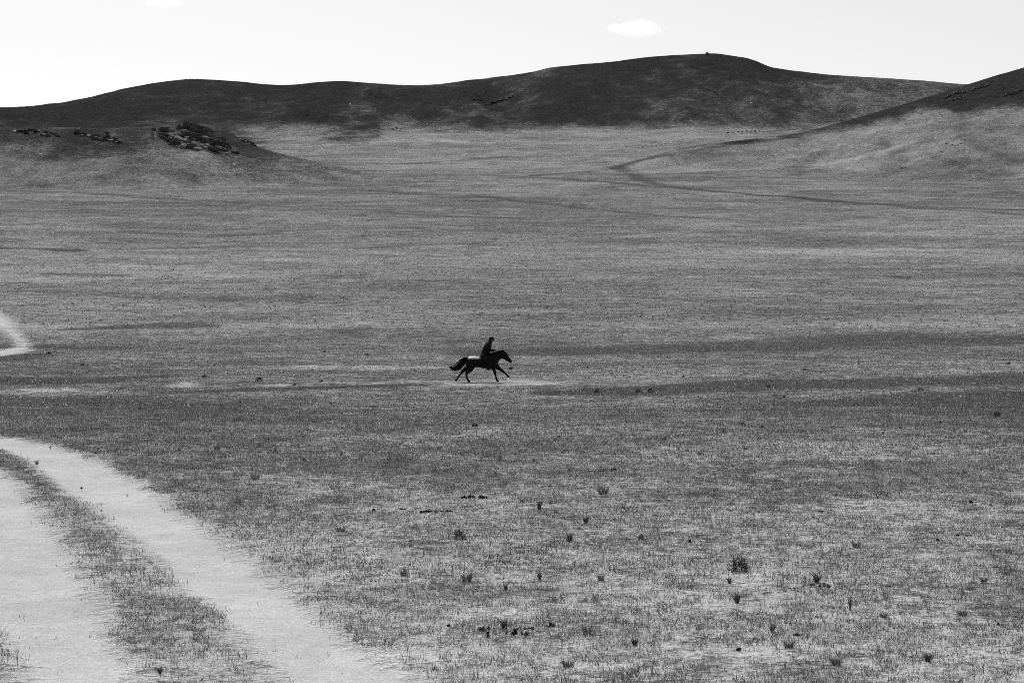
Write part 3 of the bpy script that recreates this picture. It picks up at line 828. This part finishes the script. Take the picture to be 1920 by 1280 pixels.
def fuse(name, bm, mat, parent, voxel, smooth_it=6):     # one continuous skin
    bmesh.ops.recalc_face_normals(bm, faces=bm.faces)
    me = bpy.data.meshes.new(name + '_raw'); bm.to_mesh(me); bm.free()
    o = bpy.data.objects.new(name, me); COL.objects.link(o)
    md = o.modifiers.new('r', 'REMESH'); md.mode = 'VOXEL'; md.voxel_size = voxel; md.use_smooth_shade = True
    sm = o.modifiers.new('s', 'SMOOTH'); sm.iterations = smooth_it; sm.factor = 0.5
    dg = bpy.context.evaluated_depsgraph_get()
    new = bpy.data.meshes.new_from_object(o.evaluated_get(dg)); new.name = name
    o.modifiers.clear(); o.data = new; bpy.data.meshes.remove(me)
    new.materials.clear(); new.materials.append(mat)
    new.polygons.foreach_set('use_smooth', [True] * len(new.polygons))
    if parent: o.parent = parent
    return o

HX, HYD = (900.6 - CX) / F * 68.0, 68.0
HZ = float(height(np.array([HX]), np.array([HYD]))[0])
horse = tag(empty('horse', (HX, HYD, HZ)), 'dark pony with a sun sheen painted on its croup galloping to the right, tail streaming behind', 'horse')

bm = bmesh.new()
torso = [(-.70,0,.97,.07,.07),(-.62,0,.965,.19,.15),(-.48,0,.965,.255,.215),(-.28,0,.965,.275,.24),(-.05,0,.945,.25,.25),(.18,0,.905,.275,.265),(.38,0,.925,.30,.255),
         (.54,0,.975,.335,.21),(.68,0,.985,.27,.19),(.80,0,.95,.19,.16),(.87,0,.93,.08,.08)]
loft(bm, refine(torso), 20)
loft(bm, refine([(.50,0,1.06,.27,.15),(.66,0,1.15,.235,.13),(.82,0,1.235,.22,.115),(.96,0,1.30,.195,.10),(1.06,0,1.34,.165,.09),(1.13,0,1.38,.11,.07)]), 16)
loft(bm, refine([(1.05,0,1.42,.09,.07),(1.125,0,1.325,.15,.095),(1.18,0,1.245,.165,.098),(1.26,0,1.155,.132,.08),(1.345,0,1.07,.102,.066),(1.42,0,1.0,.086,.066),(1.475,0,.955,.062,.054),(1.50,0,.935,.03,.03)]), 16)
for s in (-1, 1):
    loft(bm, [(1.10, s * .045, 1.44, .03, .03), (1.125, s * .055, 1.50, .028, .022), (1.15, s * .058, 1.555, .008, .008)], 8)
legs = {
 'hind_near': [(-.42,-.10,.97,.22,.12),(-.40,-.14,.80,.19,.105),(-.40,-.145,.68,.125,.08),(-.53,-.135,.54,.078,.055),(-.655,-.13,.42,.056,.04),(-.655,-.13,.30,.036,.031),(-.625,-.13,.18,.034,.03),(-.60,-.13,.11,.04,.036),(-.565,-.13,.065,.034,.034),(-.53,-.13,.038,.05,.045),(-.50,-.13,.012,.052,.05)],
 'hind_far': [(-.46,.10,.98,.22,.12),(-.53,.14,.80,.17,.10),(-.60,.145,.68,.11,.075),(-.74,.135,.575,.07,.052),(-.865,.13,.485,.054,.04),(-.96,.13,.36,.035,.031),(-1.05,.13,.24,.034,.03),(-1.09,.13,.18,.038,.035),(-1.13,.13,.13,.034,.033),(-1.165,.13,.085,.045,.043),(-1.19,.13,.05,.046,.046)],
 'fore_near': [(.62,-.10,.98,.17,.09),(.62,-.13,.80,.13,.085),(.63,-.135,.66,.082,.065),(.675,-.13,.53,.056,.048),(.705,-.125,.415,.05,.044),(.735,-.125,.29,.034,.03),(.765,-.125,.18,.033,.029),(.78,-.125,.12,.039,.036),(.805,-.125,.075,.034,.033),(.835,-.125,.042,.046,.044),(.855,-.125,.014,.05,.05)],
 'fore_far': [(.68,.10,.98,.17,.09),(.74,.13,.82,.13,.085),(.83,.135,.69,.085,.065),(.96,.13,.595,.058,.048),(1.075,.125,.51,.05,.044),(1.17,.125,.425,.034,.03),(1.24,.125,.355,.033,.029),(1.275,.125,.32,.038,.035),(1.31,.125,.285,.034,.033),(1.345,.125,.255,.044,.042),(1.375,.125,.23,.046,.046)],
}
for k, v in legs.items(): loft(bm, refine([(p[0], p[1], p[2], p[3] * (1.0 if p[3] > .1 else 1.3), p[4] * (1.0 if p[3] > .1 else 1.25)) for p in v], 3), 12)
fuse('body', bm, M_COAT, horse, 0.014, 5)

def strands(name, curves, mat, parent):
    bm = bmesh.new()
    for c in curves: loft(bm, refine(c, 4), 7)
    bmesh.ops.recalc_face_normals(bm, faces=bm.faces)
    return bm_obj(name, bm, mat, parent, True)

r = random.Random(9)
cv = []
for i in range(46):
    a, b = r.gauss(0, 1), r.gauss(0, 1)
    L = r.uniform(0.75, 1.05)
    path = [(-.60,1.115),(-.70,1.03),(-.83,.90),(-.98,.76),(-1.13,.655),(-1.28,.60),(-1.42,.64),(-1.49,.74)]
    k = int(round((len(path)) * L)); path = path[:max(5, min(k, len(path)))]
    pts = []
    for j, (x, z) in enumerate(path):
        g = j / 7.0; sp = 0.026 + 0.05 * math.sin(min(g * 1.25, 1) * math.pi) + 0.02 * g
        pts.append((x - b * sp * 0.5, a * sp * 0.9, z + b * sp * 0.9 - (0.05 * g if b < -1 else 0), 0.024 * (1 - 0.88 * g) + 0.002, 0.024 * (1 - 0.88 * g) + 0.002))
    cv.append(pts)
for i in range(7):                      # upper curl and lower loose hairs
    o = r.gauss(0, .015)
    cv.append([(-1.20 + o, o, .62, .02, .02), (-1.31 + o, o * 2, .63 + o, .018, .018), (-1.37 + o, o, .70, .014, .014), (-1.385 + o * 2, o, .79 + o, .004, .004)])
    cv.append([(-.74, o, .93, .012, .012), (-.82 + o, o, .78, .012, .012), (-.95 + o, o, .64 + o, .010, .010), (-1.10 + o * 3, o, .55 + o * 2, .003, .003)])
strands('tail', cv, M_HAIR, horse)
cv = []
for i in range(60):
    t = r.uniform(0, 1)
    x, z = .56 + t * .56, pchip([0, .25, .5, .8, 1], [1.36, 1.405, 1.44, 1.48, 1.50], np.array([t]))[0] - 0.02
    h = r.uniform(.02, .07); s = r.choice((-1, -1, 1))
    cv.append([(x, s * .01, z - .02, .018, .014), (x - .02, s * .03, z + h * .6, .015, .012), (x - .07 - r.uniform(0, .05), s * .07, z + h * .2, .010, .009), (x - .10 - r.uniform(0, .06), s * .10, z - r.uniform(.04, .14), .003, .003)])
for i in range(8):
    y = r.gauss(0, .02); cv.append([(1.10, y, 1.47, .015, .015), (1.17, y, 1.45, .012, .012), (1.22, y * 1.5, 1.36 + r.uniform(-.03, .03), .004, .004)])
strands('mane', cv, M_HAIR, horse)

def cord(bm, pts, rad):
    loft(bm, refine([(p[0], p[1], p[2], rad, rad) for p in pts], 4), 6)
bm = bmesh.new()
for s in (-1, 1):
    cord(bm, [(1.06, s * .07, 1.47), (1.14, s * .098, 1.36), (1.25, s * .092, 1.22), (1.38, s * .07, 1.06)], .010)
    cord(bm, [(1.33, s * .072, 1.19), (1.29, s * .085, 1.14), (1.25, s * .078, 1.09)], .010)
cord(bm, [(1.33, -.072, 1.19), (1.355, 0, 1.21), (1.33, .072, 1.19)], .010)
cord(bm, [(1.25, -.078, 1.09), (1.235, 0, 1.07), (1.25, .078, 1.09)], .010)
cord(bm, [(1.06, -.07, 1.47), (1.05, 0, 1.515), (1.06, .07, 1.47)], .010)
bridle = bm_obj('bridle', bm, M_LEATH, horse, True)
bm = bmesh.new()
for s in (-1, 1):
    cord(bm, [(1.38, s * .075, 1.045), (1.15, s * .13, 1.20), (.92, s * .11, 1.42), (.74, s * .07, 1.53)], .007)
reins = bm_obj('reins', bm, M_LEATH, bridle, True)

# ------------------------------------------------------------------ saddle
saddle = tag(empty('saddle', (HX + .27, HYD, HZ + 1.2)), 'dark leather saddle on the back of the galloping pony under the rider', 'saddle')
def sad(x, y, z): return (x - .27, y, z - 1.2)
def sheet(name, nx, ny, fn, th, mat, parent):
    V = []; Fc = []
    for k in (0, 1):
        for i in range(nx + 1):
            for j in range(ny + 1):
                p = Vector(fn(i / nx, j / ny)); c = Vector((p.x, 0, .95)); n = (p - c); n.x = 0; n.normalize()
                V.append(p + n * th * k)
    m = (nx + 1) * (ny + 1); I = lambda k, i, j: k * m + i * (ny + 1) + j
    for i in range(nx):
        for j in range(ny):
            Fc.append((I(1, i, j), I(1, i, j + 1), I(1, i + 1, j + 1), I(1, i + 1, j))); Fc.append((I(0, i, j), I(0, i + 1, j), I(0, i + 1, j + 1), I(0, i, j + 1)))
    for i in range(nx):
        Fc.append((I(0, i, 0), I(1, i, 0), I(1, i + 1, 0), I(0, i + 1, 0))); Fc.append((I(0, i, ny), I(0, i + 1, ny), I(1, i + 1, ny), I(1, i, ny)))
    for j in range(ny):
        Fc.append((I(0, 0, j), I(0, 0, j + 1), I(1, 0, j + 1), I(1, 0, j))); Fc.append((I(0, nx, j), I(1, nx, j), I(1, nx, j + 1), I(0, nx, j + 1)))
    return mesh_obj(name, V, Fc, mat, parent)
def drape(x0, x1, a0, grow):
    tx = np.array([p[0] for p in torso]); tz = np.array([p[2] for p in torso]); tn = np.array([p[3] for p in torso]); tw = np.array([p[4] for p in torso])
    def fn(u, v):
        x = x0 + (x1 - x0) * u; a = (v * 2 - 1) * a0
        z = float(np.interp(x, tx, tz)); n = float(np.interp(x, tx, tn)) + grow; w = float(np.interp(x, tx, tw)) + grow
        return (x, w * math.sin(a), z + n * math.cos(a))
    return fn
o = sheet('saddle_blanket', 14, 24, drape(.0, .52, 1.55, .012), .018, M_CLOTH, saddle); o.location = (-.27, 0, -1.2)
o = sheet('skirt', 10, 20, drape(.10, .46, 1.15, .034), .015, M_LEATH, saddle); o.location = (-.27, 0, -1.2)
bm = bmesh.new()
loft(bm, refine([(-.20,0,.09,.03,.12),(-.17,0,.10,.04,.15),(-.05,0,.055,.035,.13),(.08,0,.08,.035,.11),(.16,0,.15,.03,.09),(.19,0,.20,.02,.06)]), 14)
bm_obj('seat', bm, M_LEATH, saddle, True)
o = sheet('girth', 2, 30, drape(.36, .46, 3.13, .016), .01, M_LEATH, saddle); o.location = (-.27, 0, -1.2)
for s in (-1, 1):
    bm = bmesh.new()
    cord(bm, [(.02, s * .29, -.10), (.06, s * .33, -.35), (.09, s * .335, -.52)], .012)
    st = bm_obj('stirrup_strap', bm, M_LEATH, saddle, True)
    bm = bmesh.new()
    cord(bm, [(.09 - .0, s * .335, -.50), (.03, s * .335, -.57), (.03, s * .335, -.615), (.15, s * .335, -.615), (.15, s * .335, -.57), (.092, s * .335, -.50)], .010)
    bm_obj('stirrup', bm, M_METAL, st, True)

# ------------------------------------------------------------------ rider
rider = tag(empty('person', (HX + .27, HYD, HZ + 1.25)), 'person in dark long coat and cap riding the galloping pony, leaning forward, reins in hand', 'person')
OFF = Vector((.27, 0, 1.25))
def rel(sp): return [(p[0] - OFF.x, p[1] - OFF.y, p[2] - OFF.z, p[3], p[4]) for p in sp]
torso_r = [(.20,0,1.24,.13,.16),(.20,0,1.34,.14,.165),(.24,0,1.47,.13,.15),(.29,0,1.60,.135,.165),(.345,0,1.72,.135,.185),(.395,0,1.81,.11,.185),(.43,0,1.865,.075,.12),(.45,0,1.90,.06,.06),(.48,0,1.96,.055,.055)]
head_r = [(.485,0,1.905,.03,.03),(.505,0,1.935,.08,.058),(.525,0,1.99,.105,.072),(.535,0,2.05,.112,.080),(.54,0,2.10,.094,.072),(.545,0,2.135,.04,.035)]
def arm(s): return [(.365, s*.17, 1.805, .055, .055), (.365, s*.225, 1.72, .052, .05), (.38, s*.25, 1.60, .045, .043), (.43, s*.235, 1.515, .042, .04), (.54, s*.17, 1.505, .036, .035), (.655, s*.09, 1.525, .027, .027), (.69, s*.065, 1.53, .024, .03)]
def leg(s): return [(.20, s*.09, 1.24, .10, .09), (.30, s*.20, 1.21, .10, .085), (.42, s*.275, 1.14, .08, .07), (.52, s*.30, 1.06, .063, .06), (.50, s*.325, .97, .06, .055), (.43, s*.345, .84, .058, .052), (.36, s*.345, .72, .042, .042), (.335, s*.342, .665, .04, .042)]
def foot(s): return [(.30, s*.34, .655, .035, .036), (.34, s*.34, .645, .045, .042), (.40, s*.34, .63, .038, .045), (.46, s*.34, .622, .028, .042), (.50, s*.34, .62, .015, .03)]
bm = bmesh.new()
for sp in (torso_r, head_r): loft(bm, refine(rel(sp), 3), 16)
loft(bm, rel([(.60,0,2.035,.012,.012),(.625,0,2.015,.014,.012),(.64,0,1.995,.012,.014),(.61,0,1.985,.01,.012)]), 8)      # nose
loft(bm, rel([(.585,-.03,1.955,.008,.01),(.592,0,1.953,.010,.01),(.585,.03,1.955,.008,.01)]), 6)                          # lips
for s in (-1, 1):
    loft(bm, rel([(.505, s*.078, 2.05, .026, .008), (.50, s*.085, 2.02, .028, .010), (.505, s*.078, 1.99, .012, .008)]), 8)
    loft(bm, refine(rel(arm(s)), 3), 12); loft(bm, refine(rel(leg(s)), 3), 12); loft(bm, refine(rel(foot(s)), 3), 10)
    # palm, four curled fingers and a thumb round the reins
    loft(bm, rel([(.675, s*.07, 1.53, .018, .034), (.71, s*.06, 1.532, .020, .042), (.745, s*.055, 1.53, .017, .040)]), 8)
    for k in range(4):
        y = s * (.028 + .019 * k); L = (.85, 1.0, .95, .75)[k]
        loft(bm, rel([(.74, y, 1.532, .009, .009), (.765 + .012 * L, y, 1.525, .009, .009), (.772 + .012 * L, y, 1.505, .0085, .0085), (.755, y, 1.49, .008, .008), (.735, y, 1.493, .006, .006)]), 6)
    loft(bm, rel([(.69, s*.03, 1.54, .010, .010), (.72, s*.018, 1.545, .010, .010), (.75, s*.024, 1.54, .009, .009), (.768, s*.034, 1.532, .006, .006)]), 6)
fuse('body', bm, M_SKIN, rider, 0.009, 2)
bm = bmesh.new()                                                        # long coat: torso, flared skirt, sleeves, collar
coat = [(.15,0,1.20,.175,.25),(.165,0,1.26,.175,.225),(.215,0,1.38,.185,.205),(.268,0,1.49,.188,.20),(.313,0,1.60,.188,.205),(.358,0,1.72,.18,.22),(.39,0,1.81,.16,.215),(.425,0,1.87,.138,.16),(.46,0,1.93,.115,.10),(.485,0,1.985,.085,.09)]
loft(bm, refine(rel(coat), 3), 20)
for s in (-1, 1):
    loft(bm, refine(rel([(p[0], p[1], p[2], p[3] + .034, p[4] + .032) for p in arm(s)[:6]]), 3), 12)
    loft(bm, refine(rel([(.12, s*.12, 1.28, .14, .10), (.20, s*.24, 1.19, .14, .09), (.31, s*.315, 1.07, .12, .05), (.36, s*.335, .95, .10, .03)]), 3), 12)
fuse('coat', bm, M_CLOTH, rider, 0.012, 3)
bm = bmesh.new()
for s in (-1, 1): loft(bm, refine(rel([(p[0], p[1], p[2], p[3] + .012, p[4] + .012) for p in leg(s)[:6]]), 3), 12)
fuse('trousers', bm, M_TROU, rider, 0.012, 2)
for s in (-1, 1):
    bm = bmesh.new()
    loft(bm, refine(rel([(p[0], p[1], p[2], p[3] + .014, p[4] + .014) for p in leg(s)[4:]]), 3), 12)
    loft(bm, refine(rel([(p[0], p[1], p[2], p[3] + .014, p[4] + .012) for p in foot(s)]), 3), 12)
    fuse('boot', bm, M_LEATH, rider, 0.01, 2)
bm = bmesh.new()                                                        # cap with short peak, hair at the nape
loft(bm, refine(rel([(.525,0,2.04,.13,.098),(.535,0,2.09,.128,.096),(.542,0,2.135,.10,.078),(.545,0,2.165,.035,.035)]), 3), 16)
cap = None
loft(bm, rel([(.61,0,2.062,.014,.08),(.665,0,2.05,.012,.065),(.705,0,2.035,.007,.035)]), 10)
fuse('cap', bm, M_CLOTH, rider, 0.008, 2)
bm = bmesh.new()
loft(bm, refine(rel([(.46,0,2.07,.06,.082),(.445,0,2.02,.055,.078),(.44,0,1.97,.035,.06),(.43,0,1.93,.012,.03)]), 3), 12)
bm_obj('hair', bm, M_HAIR, rider, True)

# ------------------------------------------------------------------ dust and clouds
def volume_blob(name, loc, size, density, aniso, nscale, thr, seed, steps=None):
    m, nt, out = new_mat(name); b = NB(nt)
    tc = b.n('ShaderNodeTexCoord'); P = tc.outputs['Object']
    ln = b.n('ShaderNodeVectorMath', operation='LENGTH'); b.link(P, ln.inputs[0])
    mp = b.n('ShaderNodeMapping'); mp.inputs['Location'].default_value = (seed * 3.1, seed * 1.7, 0); mp.inputs['Scale'].default_value = nscale
    b.link(P, mp.inputs['Vector'])
    n = b.noise(mp.outputs[0], 1.0, 6, 0.62)
    fall = b.mapr(ln.outputs['Value'], 0.15, 1.0, 1.0, 0.0)
    v = b.math('ADD', b.math('MULTIPLY', fall, 0.85), b.math('MULTIPLY', b.math('SUBTRACT', n, 0.5), 1.5))
    v = b.mapr(v, thr - 0.1, thr + 0.65, 0.0, density)
    v = b.math('MULTIPLY', v, b.mapr(ln.outputs['Value'], 0.8, 1.0, 1.0, 0.0))
    pv = b.n('ShaderNodeVolumePrincipled'); pv.inputs['Color'].default_value = (1, 1, 1, 1); pv.inputs['Anisotropy'].default_value = aniso
    b.link(v, pv.inputs['Density']); b.link(pv.outputs[0], out.inputs['Volume'])
    bm = bmesh.new(); bmesh.ops.create_icosphere(bm, subdivisions=3, radius=1.03)
    o = bm_obj(name, bm, m); o.location = loc; o.scale = size
    return o
def cloud(x, y, w, h, D, label, seed, dens):
    c = ((x - CX) / F * D, D, ZC + (HY - y) / F * D)
    o = volume_blob('cloud', c, (w / 2 / F * D, w / 2.4 / F * D, h / 2 / F * D), dens, 0.6, (1.3, 1.3, 0.8), 0.30, seed)
    return tag(o, label, 'cloud', 'small white clouds')
cloud(1192, 53, 150, 40, 12000, 'small white flat-based cloud above the right summit of the far hill', 1, 0.008)
cloud(306, 2, 130, 34, 12000, 'small white cloud cut by the top of the picture above the left summit', 2, 0.009)
cloud(30, 175, 60, 14, 12000, 'faint wisp of cloud low over the left end of the ridge', 3, 0.004)
cloud(165, 181, 80, 16, 12000, 'faint wisp of cloud touching the left slope of the ridge', 4, 0.004)
X, Y, Z = hit(345, 727)
o = volume_blob('dust_puff', (X, Y, Z + .10), (1.7, 1.2, .36), 0.35, 0.3, (2.6, 2.6, 1.2), 0.36, 6)
tag(o, 'pale puff of dust hanging low over the plain behind the pony', 'dust', None, 'stuff')

# ------------------------------------------------------------------ light, sky, camera
EL, AZ = math.radians(51), math.radians(-20)
S = Vector((math.sin(AZ) * math.cos(EL), math.cos(AZ) * math.cos(EL), math.sin(EL)))
sl = bpy.data.lights.new('sun', 'SUN'); sl.energy = 5.0; sl.angle = math.radians(0.53); sl.color = (1, 1, 1)
so = bpy.data.objects.new('sun', sl); COL.objects.link(so); so.rotation_euler = S.to_track_quat('Z', 'Y').to_euler(); so.location = (0, 0, 60)

w = bpy.data.worlds.new('World'); sc.world = w; w.use_nodes = True
nt = w.node_tree; nt.nodes.clear(); b = NB(nt)
sky = b.n('ShaderNodeTexSky'); sky.sky_type = 'NISHITA'; sky.sun_disc = False
sky.sun_elevation = EL; sky.sun_rotation = AZ; sky.air_density = 1.0; sky.dust_density = 1.0
bw = b.n('ShaderNodeRGBToBW'); b.link(sky.outputs[0], bw.inputs[0])
bg = b.n('ShaderNodeBackground'); bg.inputs['Strength'].default_value = 0.145
flat = b.math('MULTIPLY', b.math('POWER', b.math('DIVIDE', bw.outputs[0], 6.2), 0.52), 6.3)   # film response to a bright sky
b.link(flat, bg.inputs['Color'])
wo = b.n('ShaderNodeOutputWorld'); b.link(bg.outputs[0], wo.inputs['Surface'])

cd = bpy.data.cameras.new('camera'); cam = bpy.data.objects.new('camera', cd); COL.objects.link(cam)
cd.sensor_width = 36; cd.sensor_fit = 'HORIZONTAL'; cd.lens = F / 1920 * 36
cd.shift_y = (HY - 640) / 1920 * 1.0
cam.location = (0, 0, ZC); cam.rotation_euler = (math.radians(90), 0, 0)
cd.clip_start = 0.1; cd.clip_end = 40000
sc.camera = cam

sc.render.engine = 'CYCLES'
sc.cycles.use_denoising = False
sc.cycles.filter_width = 0.9
sc.cycles.use_adaptive_sampling = True; sc.cycles.adaptive_threshold = 0.6; sc.cycles.adaptive_min_samples = 26; sc.cycles.sample_clamp_direct = 3; sc.cycles.sample_clamp_indirect = 2
sc.cycles.max_bounces = 9; sc.cycles.volume_bounces = 8; sc.cycles.diffuse_bounces = 3
sc.view_settings.view_transform = 'Standard'; sc.view_settings.look = 'None'
sc.view_settings.exposure = 0; sc.view_settings.gamma = 1
